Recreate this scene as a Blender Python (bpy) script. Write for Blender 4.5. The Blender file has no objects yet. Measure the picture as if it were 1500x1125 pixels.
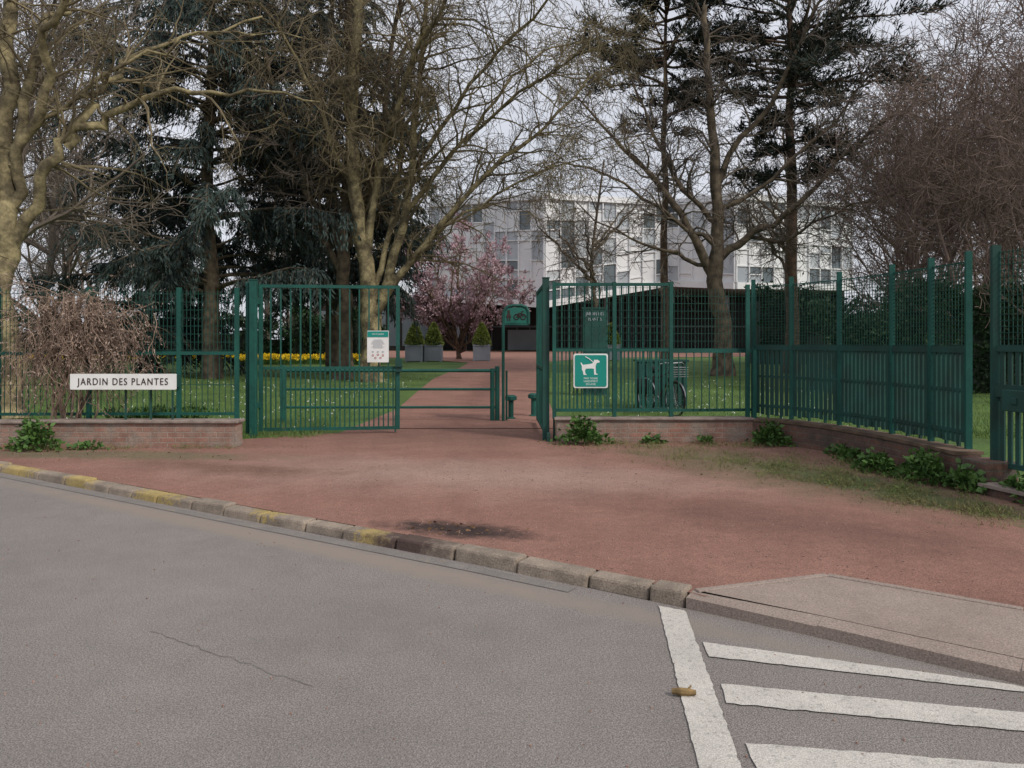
import bpy, math, random
import numpy as np
from mathutils import Vector, Matrix
from mathutils.geometry import tessellate_polygon
random.seed(7); rng=np.random.default_rng(11)
scene=bpy.context.scene
col=scene.collection

# ------------------------------------------------------------ materials
def nt(m):
    m.use_nodes=True
    t=m.node_tree
    return t,t.nodes,t.links,t.nodes['Principled BSDF']
def mat(name,c1,c2=None,scale=4,rough=.8,bump=0,bscale=60,lo=.35,hi=.65,detail=4,metal=0,spec=.3):
    m=bpy.data.materials.new(name); t,n,l,b=nt(m)
    b.inputs['Roughness'].default_value=rough; b.inputs['Metallic'].default_value=metal
    b.inputs['Specular IOR Level'].default_value=spec
    c2=c2 or tuple(x*.75 for x in c1)
    tc=n.new('ShaderNodeTexCoord')
    no=n.new('ShaderNodeTexNoise'); no.inputs['Scale'].default_value=scale; no.inputs['Detail'].default_value=detail
    l.new(tc.outputs['Object'],no.inputs['Vector'])
    r=n.new('ShaderNodeValToRGB'); r.color_ramp.elements[0].position=lo; r.color_ramp.elements[1].position=hi
    r.color_ramp.elements[0].color=(*c2,1); r.color_ramp.elements[1].color=(*c1,1)
    l.new(no.outputs['Fac'],r.inputs['Fac']); l.new(r.outputs['Color'],b.inputs['Base Color'])
    if bump:
        n2=n.new('ShaderNodeTexNoise'); n2.inputs['Scale'].default_value=bscale; n2.inputs['Detail'].default_value=4
        l.new(tc.outputs['Object'],n2.inputs['Vector'])
        bp=n.new('ShaderNodeBump'); bp.inputs['Strength'].default_value=bump; bp.inputs['Distance'].default_value=.02
        l.new(n2.outputs['Fac'],bp.inputs['Height']); l.new(bp.outputs['Normal'],b.inputs['Normal'])
    return m
def blob(t,center,axes,ang,nscale,namp,lo,hi):
    """soft irregular patch mask in world metres"""
    n=t.nodes;l=t.links
    tc=n.new('ShaderNodeTexCoord'); mp=n.new('ShaderNodeMapping'); mp.vector_type='TEXTURE'
    mp.inputs['Location'].default_value=(center[0],center[1],0); mp.inputs['Rotation'].default_value=(0,0,ang)
    mp.inputs['Scale'].default_value=(axes[0],axes[1],1e3)
    l.new(tc.outputs['Object'],mp.inputs['Vector'])
    ln=n.new('ShaderNodeVectorMath'); ln.operation='LENGTH'; l.new(mp.outputs[0],ln.inputs[0])
    no=n.new('ShaderNodeTexNoise'); no.inputs['Scale'].default_value=nscale; no.inputs['Detail'].default_value=5; no.inputs['Roughness'].default_value=.65
    l.new(tc.outputs['Object'],no.inputs['Vector'])
    a=n.new('ShaderNodeMath'); a.operation='MULTIPLY_ADD'; l.new(no.outputs['Fac'],a.inputs[0]); a.inputs[1].default_value=namp; l.new(ln.outputs['Value'],a.inputs[2])
    mr=n.new('ShaderNodeMapRange'); l.new(a.outputs[0],mr.inputs['Value'])
    mr.inputs['From Min'].default_value=lo; mr.inputs['From Max'].default_value=hi; mr.inputs['To Min'].default_value=1; mr.inputs['To Max'].default_value=0
    return mr.outputs[0]
def mixin(t,bs,colr,fac):
    n=t.nodes;l=t.links; cur=bs.inputs['Base Color'].links[0].from_socket
    mx=n.new('ShaderNodeMix'); mx.data_type='RGBA'
    l.new(fac,mx.inputs['Factor']); l.new(cur,mx.inputs['A']); mx.inputs['B'].default_value=(*colr,1)
    l.new(mx.outputs['Result'],bs.inputs['Base Color'])
def speckle(t,bs,scale,lo,hi,dark,light,detail=3):
    """multiply base by fine grain"""
    n=t.nodes;l=t.links; cur=bs.inputs['Base Color'].links[0].from_socket
    tc=n.new('ShaderNodeTexCoord'); v=n.new('ShaderNodeTexNoise'); v.inputs['Scale'].default_value=scale; v.inputs['Detail'].default_value=detail; v.inputs['Roughness'].default_value=.7
    l.new(tc.outputs['Object'],v.inputs['Vector'])
    r=n.new('ShaderNodeValToRGB'); r.color_ramp.elements[0].position=lo; r.color_ramp.elements[1].position=hi
    r.color_ramp.elements[0].color=(dark,)*3+(1,); r.color_ramp.elements[1].color=(light,)*3+(1,)
    l.new(v.outputs['Fac'],r.inputs['Fac'])
    mx=n.new('ShaderNodeMix'); mx.data_type='RGBA'; mx.blend_type='MULTIPLY'; mx.inputs['Factor'].default_value=1
    l.new(cur,mx.inputs['A']); l.new(r.outputs['Color'],mx.inputs['B']); l.new(mx.outputs['Result'],bs.inputs['Base Color'])
def spk(k,*a): speckle(M[k].node_tree,M[k].node_tree.nodes['Principled BSDF'],*a)

M={}
M['asphalt']=mat('asphalt',(.252,.225,.206),(.222,.198,.183),.8,.92,.5,220,.3,.7)
t=M['asphalt'].node_tree; b=t.nodes['Principled BSDF']
spk('asphalt',150,.38,.62,.50,1.48); spk('asphalt',55,.3,.7,.78,1.20,5); spk('asphalt',5,.3,.7,.92,1.06,6); spk('asphalt',.55,.35,.65,.93,1.05,3)
mixin(t,b,(.27,.225,.19),blob(t,(-2.2,6.0),(4.5,.14),-.57,6,1.2,1.1,1.9))
M['gravel']=mat('red_gravel',(.315,.168,.128),(.255,.132,.102),.9,.95,.6,150,.3,.7)
t=M['gravel'].node_tree; b=t.nodes['Principled BSDF']
mixin(t,b,(.36,.235,.19),blob(t,(-.5,8.2),(3.0,1.0),-.2,1.3,1.6,1.0,2.2))
mixin(t,b,(.215,.115,.088),blob(t,(-1.2,11.8),(2.2,1.4),0,1.6,1.6,1.1,2.1))
mixin(t,b,(.10,.06,.05),blob(t,(-.8,14.6),(.9,.5),0,2.5,1.6,1.0,1.7))
mixin(t,b,(.21,.105,.083),blob(t,(-.8,24),(.5,12),0,1.2,1.8,1.1,2.1))
mixin(t,b,(.20,.105,.082),blob(t,(2.2,6.0),(1.9,.6),-.6,1.8,1.6,1.1,2.1))
mixin(t,b,(.215,.12,.09),blob(t,(-3.4,8.6),(1.6,.4),-.3,2.2,1.8,1.2,2.1))
mixin(t,b,(.18,.13,.08),blob(t,(2.9,8.6),(1.0,3.0),.52,2.6,1.6,1.25,2.0))
mixin(t,b,(.10,.115,.045),blob(t,(3.55,7.6),(.55,2.4),.42,4.5,2.0,1.4,1.9))
mixin(t,b,(.18,.14,.085),blob(t,(-5.2,9.62),(2.4,.4),-.1,2.5,1.4,1.2,1.9))
mixin(t,b,(.05,.032,.028),blob(t,(-.42,5.76),(.74,.25),-.35,6,1.5,1.15,1.85))
spk('gravel',100,.36,.64,.58,1.36); spk('gravel',14,.3,.7,.85,1.1,6); spk('gravel',1.7,.35,.65,.88,1.08,5)
M['kerb']=mat('kerb_stone',(.34,.275,.215),(.21,.17,.135),7,.9,.4,90,.3,.7)
t=M['kerb'].node_tree; b=t.nodes['Principled BSDF']
for c,a in (((-5.6,8.6),(.7,.5)),((-3.3,7.2),(.6,.5)),((-1.02,5.66),(.25,.3)),((-2.0,6.4),(.3,.3)),((-4.5,7.9),(.5,.4))):
    mixin(t,b,(.40,.30,.12),blob(t,c,a,0,24,2.1,1.45,1.72))
mixin(t,b,(.09,.06,.05),blob(t,(-.70,5.50),(.5,.4),0,8,1.4,1.1,1.6))
spk('kerb',90,.35,.65,.7,1.2); spk('kerb',2.2,.35,.65,.8,1.12,4)
M['slab']=mat('pavement_concrete',(.325,.262,.222),(.275,.215,.18),1.5,.9,.3,140,.3,.7)
spk('slab',110,.36,.64,.70,1.22); spk('slab',5,.3,.7,.88,1.06,6)
def worn(name,paint,lo,hi,under=(.22,.20,.185),sc=22):
    m=mat(name,paint,under,sc,.85,.25,150,lo,hi,8); m.node_tree.nodes['Noise Texture'].inputs['Roughness'].default_value=.8; M['_']=m
    spk('_',150,.38,.62,.70,1.14); spk('_',4,.3,.7,.82,1.05,5); return m
M['white_line']=worn('worn_white_paint',(.56,.525,.475),.32,.47,sc=44)
M['yellow_line']=worn('worn_yellow_paint',(.34,.27,.16),.55,.70,sc=9)
M['grass']=mat('grass_lawn',(.105,.175,.042),(.055,.10,.024),.6,.95,.6,70,.3,.7); spk('grass',25,.35,.65,.65,1.25)
M['ground']=mat('earth',(.10,.11,.05),(.07,.08,.035),.3,1)
M['blade']=mat('grass_blades',(.14,.21,.05),(.07,.125,.03),2,.8)
M['drygrass']=mat('dry_grass',(.14,.18,.055),(.19,.155,.075),5,.9)
M['green']=mat('green_paint',(.013,.095,.073),(.009,.062,.048),2.2,.6,.05,60,spec=.3); spk('green',25,.35,.65,.8,1.12,5)
M['green_dk']=mat('dark_green_paint',(.016,.072,.057),(.017,.048,.039),3,.65,.05,60,spec=.3)
M['wire']=mat('green_wire',(.012,.070,.052),(.01,.052,.04),5,.6)
M['teal']=mat('teal_sign',(.01,.25,.20),(.01,.23,.185),2,.45)
M['signwhite']=mat('sign_white',(.78,.78,.76),(.70,.70,.67),6,.5)
M['black']=mat('black_letter',(.05,.022,.02),(.03,.016,.015),3,.6)
M['red']=mat('red_print',(.5,.06,.05),(.4,.05,.04),3,.6)
M['rubber']=mat('rubber',(.02,.02,.02),(.012,.012,.012),9,.7)
M['crack']=mat('crack_filler',(.12,.105,.095),(.19,.172,.16),8,.95)
M['chrome']=mat('metal',(.45,.45,.45),(.35,.35,.35),9,.35,metal=.8)
M['bark_plane']=mat('plane_bark',(.30,.25,.135),(.105,.085,.05),2.6,.9,.5,12,.40,.60,6); spk('bark_plane',11,.36,.6,.55,1.15,5)
M['twig_plane']=mat('plane_twigs',(.21,.17,.10),(.105,.084,.053),.8,.95)
M['bark_dark']=mat('dark_bark',(.16,.125,.085),(.06,.048,.035),4,.95,.5,15)
M['bark_brown']=mat('brown_bark',(.17,.115,.08),(.085,.06,.043),5,.95,.6,15)
M['bark_grey']=mat('grey_brown_bark',(.17,.14,.11),(.10,.08,.065),2,.95)
M['twig_purple']=mat('purple_twigs',(.225,.16,.135),(.125,.09,.075),.5,.95)
M['cedar']=mat('cedar_needles',(.060,.088,.080),(.020,.033,.030),.7,.85)
M['pine']=mat('pine_needles',(.042,.056,.042),(.02,.028,.022),.8,.85)
M['hedge']=mat('hedge_leaves',(.030,.062,.022),(.014,.030,.012),.8,.7)
M['topiary']=mat('topiary_leaves',(.25,.30,.07),(.15,.19,.045),2,.7)
M['weed']=mat('weed_leaves',(.095,.18,.04),(.035,.085,.018),9,.6)
M['magnolia']=mat('magnolia_petals',(.60,.42,.46),(.34,.205,.245),.8,.7)
M['daffodil']=mat('daffodil_petals',(.85,.62,.02),(.70,.48,.02),6,.6)
M['vine']=mat('dry_vine',(.31,.225,.17),(.16,.11,.08),4,.95)
M['vineseed']=mat('dry_seedheads',(.38,.29,.24),(.25,.18,.14),4,.95)
M['wht_bld']=mat('white_cladding',(.76,.76,.76),(.64,.65,.66),.4,.6)
M['gry_bld']=mat('grey_glass_panel',(.46,.49,.51),(.32,.35,.38),.3,.3)
M['dk_glass']=mat('dark_glass',(.13,.16,.175),(.07,.09,.10),.2,.15,spec=.6)
M['bld_dark']=mat('dark_ground_floor',(.028,.024,.022),(.018,.016,.015),.5,.35)
M['planter']=mat('planter_grey',(.25,.27,.30),(.20,.22,.25),1,.7)
M['wood']=mat('wood_piece',(.26,.17,.07),(.12,.08,.035),30,.8)
M['dry']=mat('dry_leaves',(.20,.11,.05),(.10,.055,.03),8,.9)
M['pebble']=mat('pebbles',(.38,.26,.21),(.22,.13,.11),6,.9)
M['coping']=mat('coping_stone',(.29,.235,.20),(.18,.14,.12),7,.9,.3,60)
def brickmat(name,axis,c1,c2,mort,grime):
    m=bpy.data.materials.new(name); t,n,l,b=nt(m); b.inputs['Roughness'].default_value=.95
    tc=n.new('ShaderNodeTexCoord'); sp=n.new('ShaderNodeSeparateXYZ'); l.new(tc.outputs['Object'],sp.inputs[0])
    cb=n.new('ShaderNodeCombineXYZ'); l.new(sp.outputs[axis],cb.inputs[0]); l.new(sp.outputs[2],cb.inputs[1])
    br=n.new('ShaderNodeTexBrick'); br.inputs['Scale'].default_value=1; br.inputs['Brick Width'].default_value=.225; br.inputs['Row Height'].default_value=.07
    br.inputs['Mortar Size'].default_value=.008; br.inputs['Mortar Smooth'].default_value=.3
    br.inputs['Color1'].default_value=(*c1,1); br.inputs['Color2'].default_value=(*c2,1); br.inputs['Mortar'].default_value=(*mort,1)
    l.new(cb.outputs[0],br.inputs['Vector']); l.new(br.outputs['Color'],b.inputs['Base Color'])
    bp=n.new('ShaderNodeBump'); bp.inputs['Strength'].default_value=.6; bp.inputs['Distance'].default_value=.01; bp.invert=True
    l.new(br.outputs['Fac'],bp.inputs['Height']); l.new(bp.outputs['Normal'],b.inputs['Normal'])
    no=n.new('ShaderNodeTexNoise'); no.inputs['Scale'].default_value=3.5; no.inputs['Detail'].default_value=8; l.new(tc.outputs['Object'],no.inputs['Vector'])
    r=n.new('ShaderNodeValToRGB'); r.color_ramp.elements[0].position=.42; r.color_ramp.elements[1].position=.64
    l.new(no.outputs['Fac'],r.inputs['Fac']); mixin(t,b,grime,r.outputs['Color']); speckle(t,b,60,.35,.65,.72,1.18); speckle(t,b,9,.35,.65,.78,1.12,5); return m
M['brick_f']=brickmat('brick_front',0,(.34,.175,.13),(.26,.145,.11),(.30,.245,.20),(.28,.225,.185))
M['brick_s']=brickmat('brick_side_shaded',1,(.17,.085,.062),(.125,.07,.052),(.14,.118,.09),(.085,.066,.053))  # darker copy of the front brick: shade put into the colour, plus grime

# ------------------------------------------------------------ mesh helpers
class MB:
    def __init__(s): s.v=[]; s.f=[]
    def hexa(s,p):
        o=len(s.v); s.v+= [tuple(q) for q in p]
        s.f+=[(o,o+3,o+2,o+1),(o+4,o+5,o+6,o+7),(o,o+1,o+5,o+4),(o+1,o+2,o+6,o+5),(o+2,o+3,o+7,o+6),(o+3,o,o+4,o+7)]
    def box(s,cx,cy,z0,z1,w,d,yaw=0):
        c,k=math.cos(yaw),math.sin(yaw); P=[]
        for z in (z0,z1):
            for x,y in ((-w/2,-d/2),(w/2,-d/2),(w/2,d/2),(-w/2,d/2)): P.append((cx+x*c-y*k,cy+x*k+y*c,z))
        s.hexa(P)
    def seg(s,a,b,z0,z1,w):
        dx,dy=b[0]-a[0],b[1]-a[1]; L=math.hypot(dx,dy)
        s.box((a[0]+b[0])/2,(a[1]+b[1])/2,z0,z1,L,w,math.atan2(dy,dx))
    def tube(s,pts,rad,n=6,cap=False):
        o=len(s.v); m=len(pts); pv=None
        for i,p in enumerate(pts):
            d=(pts[min(i+1,m-1)]-pts[max(i-1,0)])
            if d.length<1e-7: d=Vector((0,0,1))
            d.normalize()
            if pv is None: pv=d.cross(Vector((.37,.61,.7)))
            u=(pv-d*pv.dot(d))
            if u.length<1e-5: u=d.orthogonal()
            u.normalize(); pv=u; w=d.cross(u); r=rad[i] if hasattr(rad,'__len__') else rad
            for k in range(n):
                a=2*math.pi*k/n; q=p+u*(math.cos(a)*r)+w*(math.sin(a)*r); s.v.append((q.x,q.y,q.z))
        for i in range(m-1):
            for k in range(n):
                k2=(k+1)%n; s.f.append((o+i*n+k,o+i*n+k2,o+(i+1)*n+k2,o+(i+1)*n+k))
        if cap:
            s.f.append(tuple(o+k for k in range(n-1,-1,-1))); s.f.append(tuple(o+(m-1)*n+k for k in range(n)))
    def poly(s,pts,z):
        o=len(s.v); V=[Vector((p[0],p[1],0)) for p in pts]; s.v+=[(p[0],p[1],z) for p in pts]
        for tr in tessellate_polygon([V]):
            a,b,c=[V[i] for i in tr]
            if (b-a).cross(c-a).z<0: tr=(tr[0],tr[2],tr[1])
            s.f.append(tuple(o+i for i in tr))
    def obj(s,name,m,parent=None,smooth=False,bev=0):
        me=bpy.data.meshes.new(name); me.from_pydata(s.v,[],s.f); me.update(); me.materials.append(m)
        if smooth: me.polygons.foreach_set('use_smooth',[True]*len(me.polygons))
        o=bpy.data.objects.new(name,me); col.objects.link(o)
        if parent: o.parent=parent
        if bev:
            md=o.modifiers.new('Bevel','BEVEL'); md.width=bev; md.segments=2; md.limit_method='ANGLE'
        return o
def empty(name):
    e=bpy.data.objects.new(name,None); col.objects.link(e); e.empty_display_size=.2; return e
def blades(A,D,n,ln,wd,spread,name,m,parent=None,jit=0.05,droop=0,quad=True,minz=None):
    A=np.asarray(A,float); D=np.asarray(D,float)
    A=np.repeat(A,n,0); D=np.repeat(D,n,0); N=len(A)
    A=A+rng.normal(0,jit,(N,3)); D=D+rng.normal(0,spread,(N,3)); D[:,2]-=droop
    D/=np.linalg.norm(D,axis=1)[:,None]+1e-9
    S=np.cross(D,rng.normal(0,1,(N,3))); S/=np.linalg.norm(S,axis=1)[:,None]+1e-9
    L=ln*rng.uniform(.5,1.3,N)[:,None]; W=wd*rng.uniform(.6,1.3,N)[:,None]
    T=A+D*L
    if quad:
        mid=A+D*L*.45; V=np.stack([A,mid-S*W,T,mid+S*W],1).reshape(-1,3); F=np.arange(4*N).reshape(-1,4)
    else:
        V=np.stack([A-S*W,A+S*W,T],1).reshape(-1,3); F=np.arange(3*N).reshape(-1,3)
    if minz is not None: V[:,2]=np.maximum(V[:,2],minz)
    me=bpy.data.meshes.new(name); me.from_pydata(V.tolist(),[],F.tolist()); me.update(); me.materials.append(m)
    o=bpy.data.objects.new(name,me); col.objects.link(o)
    if parent: o.parent=parent
    return o
def text(name,s,size,loc,rot,m,parent,sx=1,sp=1,align='CENTER',ext=.002):
    c=bpy.data.curves.new(name,'FONT'); c.body=s; c.size=size; c.align_x=align; c.align_y='CENTER'; c.extrude=ext; c.space_character=sp
    o=bpy.data.objects.new(name,c); col.objects.link(o)
    dg=bpy.context.evaluated_depsgraph_get(); me=bpy.data.meshes.new_from_object(o.evaluated_get(dg)); bpy.data.objects.remove(o)
    me.materials.clear(); me.materials.append(m)
    o=bpy.data.objects.new(name,me); col.objects.link(o); o.location=loc; o.rotation_euler=rot; o.scale=(sx,1,1); o.parent=parent; return o
def zf(y): return .06+max(0,min(y,110)-14)*.0085

# ------------------------------------------------------------ ground, road
K=[(-60,41.2),(-30,23.2),(-14,13.56),(-8,9.96),(-5.95,8.73),(-3.68,7.28),(-1.97,6.18),(-1.13,5.65),(-.23,5.08),(.42,4.64),(.97,4.26),(1.56,3.83),(2.24,3.30),(4,1.93),(7,-.5),(60,-43)]
def ky(x):
    for (a,b),(c,d) in zip(K,K[1:]):
        if a<=x<=c: return b+(d-b)*(x-a)/(c-a)
    return K[0][1] if x<K[0][0] else K[-1][1]
def off(P,d):
    out=[]
    for i,p in enumerate(P):
        a=P[max(i-1,0)]; c=P[min(i+1,len(P)-1)]; dx,dy=c[0]-a[0],c[1]-a[1]; L=math.hypot(dx,dy); out.append((p[0]-dy/L*d,p[1]+dx/L*d))
    return out
g=MB(); g.poly([(-700,-300),(700,-300),(700,1200),(-700,1200)],-.05); g.obj('ground',M['ground'])
g=MB(); g.poly(K+[(60,-90),(-60,-90)],0); g.obj('road',M['asphalt'])
g=MB(); xs=np.concatenate([np.linspace(-59,-12,14),np.linspace(-10,10,30),np.linspace(12,59,14)]); ts=[0,2,4,7,10,14,20,30,45,65,90,110,160,260]
for x in xs:
    y0=ky(x)+.3
    for tt in ts: g.v.append((x,y0+tt,zf(y0+tt)+ (0.015*math.sin(x*.7+tt*.3) if tt>14 else 0)))
nT=len(ts)
for i in range(len(xs)-1):
    for j in range(nT-1): g.f.append((i*nT+j,(i+1)*nT+j,(i+1)*nT+j+1,i*nT+j+1))
g.obj('lawn',M['grass'],smooth=True)
KB=off(K,.15)
iL=[p for p in KB if p[0]<1.05]
ap=iL+[(1.09,4.24),(1.93,4.55),(2.70,3.97),(5.0,2.2),(5.6,5.5),(4.78,7.3),(4.72,8.3),(4.62,9.05),(4.38,10.0),(4.05,10.8),(3.6,11.2),(.62,11.15),(.72,12.6),(-2.7,12.6),(-2.75,12.0),(-4.0,11.2),(-4.0,10.5),(-7.8,10.6),(-16,15.9),(-60,42.5)]
g=MB(); g.poly(ap,.072); g.obj('gravel_forecourt',M['gravel'])
rows=[(12.55,-2.7,.75),(16,-2.45,.85),(22,-2.7,.95),(28,-2.9,1.1),(38,-2.6,1.3),(45,-2.6,1.5),(55,-8,6),(60,-18,20),(84,-22,34)]
g=MB()
for y,a,b2 in rows: g.v+=[(a,y,zf(y)+.022),(b2,y,zf(y)+.022)]
for i in range(len(rows)-1): g.f.append((2*i,2*i+1,2*i+3,2*i+2))
g.obj('gravel_path',M['gravel'])
def walk(P,s):
    for a,b in zip(P,P[1:]):
        L=math.dist(a,b)
        if s<=L: return (a[0]+(b[0]-a[0])*s/L,a[1]+(b[1]-a[1])*s/L)
        s-=L
    return P[-1]
P0=[p for p in K if -14<=p[0]<1.0]; tot=sum(math.dist(a,b) for a,b in zip(P0,P0[1:]))
g=MB(); s=0
while s<tot:
    ln=random.uniform(.40,.56); gp_=random.uniform(.003,.009); a=walk(P0,s+gp_); b_=walk(P0,min(s+ln-gp_,tot))
    if math.dist(a,b_)<.1: break
    dx,dy=b_[0]-a[0],b_[1]-a[1]; L=math.hypot(dx,dy); nx,ny=-dy/L,dx/L; h=.080+random.uniform(-.009,.009); h2=h+random.uniform(-.006,.006); j=random.uniform(-.010,.012)
    g.hexa([(a[0]+nx*j,a[1]+ny*j,-.02),(b_[0]+nx*j,b_[1]+ny*j,-.02),(b_[0]+nx*.158,b_[1]+ny*.158,-.02),(a[0]+nx*.158,a[1]+ny*.158,-.02),
            (a[0]+nx*(j+.018),a[1]+ny*(j+.018),h-.004),(b_[0]+nx*(j+.018),b_[1]+ny*(j+.018),h2-.004),(b_[0]+nx*.158,b_[1]+ny*.158,h2),(a[0]+nx*.158,a[1]+ny*.158,h)])
    s+=ln
g.obj('stone_kerb',M['kerb'],bev=.018)
P1=[(.985,4.25),(1.56,3.83),(2.24,3.30),(4,1.93),(7,-.5)]; e=empty('concrete_pavement')
P1b=off(P1,.11)
g=MB()
for i in range(len(P1)-1):
    a,b_,c,d=P1[i],P1[i+1],P1b[i+1],P1b[i]
    g.hexa([(*a,-.02),(*b_,-.02),(*c,-.02),(*d,-.02),(*a,.062),(*b_,.055),(*c,.0775),(*d,.0775)])
g.obj('edging',M['slab'],e)
g=MB(); g.poly(off(P1,.105)+[(5.0,2.15),(2.72,3.99),(1.93,4.57),(1.08,4.29)],.0795); g.obj('slab',M['slab'],e)
g=MB(); g.seg((1.06,4.31),(1.93,4.60),.0,.087,.05); g.seg((1.935,4.60),(2.73,4.01),.0,.087,.05); g.seg((2.74,4.0),(5.0,2.2),.0,.087,.05); g.obj('back_edging',M['slab'],e,bev=.006)
e=empty('road_markings')
g=MB()
def rag(P):
    """subdivide a painted outline and roughen its edge by a few mm"""
    out=[]
    for a,b_ in zip(P,P[1:]+P[:1]):
        n=max(1,int(math.dist(a,b_)/.03))
        for i in range(n):
            q=lerp2(a,b_,i/n); out.append((q[0]+random.gauss(0,.0022),q[1]+random.gauss(0,.0022)))
    return out
def lerp2(a,b,t): return (a[0]+(b[0]-a[0])*t,a[1]+(b[1]-a[1])*t)
for P in ([(.66,2.65),(.60,2.0),(.755,2.0),(.81,2.65),(.97,4.2),(.835,4.28)],
 [(.955,3.76),(.94,3.585),(2.3,3.19),(2.2,3.29)],
 [(.918,3.30),(.893,3.12),(1.97,2.895),(2.9,2.7),(2.9,2.86),(2.08,3.04)],
 [(.874,2.81),(.855,2.62),(1.85,2.50),(2.9,2.36),(2.9,2.52),(1.82,2.665)]): g.poly(rag(P),.006)
g.obj('white_stripes',M['white_line'],e)
g=MB(); P2=[p for p in off(K,-.05) if -9<p[0]<.5]; P3=[p for p in off(K,-.15) if -9<p[0]<.5]
g.poly(P2+P3[::-1],.004); g.obj('yellow_edge_line',M['yellow_line'],e)
pts=[]
for i in range(26):
    q=i/25; pts.append((-1.88+q*1.02+random.uniform(-.012,.012),3.91-q*.64+random.uniform(-.014,.014)))
g=MB()
g.poly([(p[0],p[1]+.003*random.uniform(.3,1.3)) for p in pts]+[(p[0],p[1]-.0015) for p in pts[::-1]],.004); g.obj('asphalt_crack',M['crack'])
g=MB(); c=Vector((.73,3.19,.02)); d=Vector((.05,-.008,0)); g.tube([c-d,c-d*.6,c-d*.3,c+d*.4,c+d],[.011,.015,.017,.016,.010],8,True); g.tube([c+d*.2,c+d*.5+Vector((0,.012,.012)),c+d*.7+Vector((.0,.02,.02))],[.006,.005,.003],5,True); g.obj('broken_stick',M['wood'])
# loose chippings on the asphalt
g=MB()
for i in range(260):
    y=random.uniform(2.5,8); x=random.uniform(-.7*y,.7*y)
    if y>ky(x)-.03: continue
    r=random.uniform(.0015,.004); g.box(x,y,.0,.006+r*.6,r*2,r*1.4,random.random()*3)
g.obj('loose_chippings',M['pebble'])
A=[]
for i in range(4200):
    y=random.uniform(4.2,12); x=random.uniform(-.7*y,min(.62*y,4.4 if y<8 else 4.0))
    if y<ky(x)+.25: continue
    if x>.9 and y<4.9 and y<ky(x)+.85: continue
    A.append((x,y,.074))
g=MB()
for x,y,z in A:
    r=random.uniform(.002,.006); a=random.random()*3
    g.box(x,y,z-.002,z+r*.8,r*2,r*1.4,a)
g.obj('gravel_stones',M['pebble'])
A=[]
for i in range(260):
    c=random.choice([(-.4,5.78,.45),(2.5,8.6,1.2),(3.4,7.6,.5),(-5,9.7,1.4),(2.,10.5,.9)])
    A.append((random.gauss(c[0],c[2]*.6),random.gauss(c[1],c[2]*.25),.08))
A=[a for a in A if a[1]>ky(a[0])+.2]
blades(A,[(1,0,.1)]*len(A),1,.04,.010,.6,'fallen_leaves',M['dry'],jit=.01,minz=.078)

# ------------------------------------------------------------ walls
e=empty('brick_wall'); g=MB(); g.box((-3.78-6.35)/2,10.42,.0,.40,2.57,.24); g.box(-7.0,10.36,.0,.40,1.28,.24,.02); g.seg((-7.65,10.37),(-15,14.8),0,.40,.24); g.obj('bricks',M['brick_f'],e,bev=.012)
g=MB(); g.box((-3.76-6.36)/2,10.41,.402,.445,2.62,.30); g.box(-7.02,10.36,.402,.44,1.27,.29,.02); g.seg((-7.65,10.37),(-15,14.8),.402,.44,.3); g.obj('coping',M['coping'],e,bev=.012)
e=empty('brick_wall'); g=MB(); g.box((.64+3.5)/2,10.97,.0,.385,2.86,.24); g.obj('bricks',M['brick_f'],e,bev=.012)
g=MB(); g.box((.62+3.5)/2,10.96,.387,.425,2.9,.29); g.obj('coping',M['coping'],e,bev=.012)
Q=[(3.6,11.2),(4.0,10.75),(4.36,10.0),(4.58,9.05),(4.66,8.35),(4.71,7.75)]
Qo=[(3.5,11.0),(3.94,10.62),(4.27,9.95),(4.48,9.02),(4.56,8.33),(4.60,7.55)]
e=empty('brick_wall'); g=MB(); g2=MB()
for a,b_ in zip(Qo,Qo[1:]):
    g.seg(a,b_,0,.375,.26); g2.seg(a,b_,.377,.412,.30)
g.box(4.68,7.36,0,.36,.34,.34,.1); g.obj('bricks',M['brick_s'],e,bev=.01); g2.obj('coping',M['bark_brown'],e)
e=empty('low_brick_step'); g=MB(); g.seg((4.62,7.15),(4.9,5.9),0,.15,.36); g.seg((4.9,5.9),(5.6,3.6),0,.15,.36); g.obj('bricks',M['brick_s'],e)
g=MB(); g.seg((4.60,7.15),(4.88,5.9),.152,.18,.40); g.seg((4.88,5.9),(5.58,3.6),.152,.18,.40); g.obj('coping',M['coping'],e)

# ------------------------------------------------------------ fences
def bars(g,a,b_,z0,z1,sp,w,d=None,jz=0):
    L=math.dist(a,b_); n=max(1,int(round(L/sp))); yaw=math.atan2(b_[1]-a[1],b_[0]-a[0])
    for i in range(1,n):
        p=lerp2(a,b_,i/n); g.box(p[0],p[1],z0+random.uniform(-jz,jz),z1,w,d or w,yaw)
def mesh(g,a,b_,z0,z1,sv=.055,sh=.12,w=.006):
    bars(g,a,b_,z0,z1,sv,w)
    z=z0
    while z<=z1: g.seg(a,b_,z,z+w,w*1.8); z+=sh
e=empty('mesh_fence'); gp=MB(); gw=MB()
LF=[(-3.95,10.78),(-4.78,10.78),(-6.05,10.74),(-7.32,10.70),(-8.8,11.5),(-11,12.85),(-14,14.7)]
for i,p in enumerate(LF):
    gp.box(p[0],p[1],.06,2.30,.055,.055)
for a,b_ in zip(LF,LF[1:]):
    mesh(gw,a,b_,1.40,2.26,.055,.115,.0065); gp.seg(a,b_,1.335,1.385,.04); gp.seg(a,b_,.47,.51,.04)
    bars(gw,a,b_,.50,1.34,.085,.009); gw.seg(a,b_,.9,.91,.012)
gp.obj('posts_and_rails',M['green'],e); gw.obj('wire_mesh',M['wire'],e)
e=empty('metal_fence'); gp=MB(); gw=MB()
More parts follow.
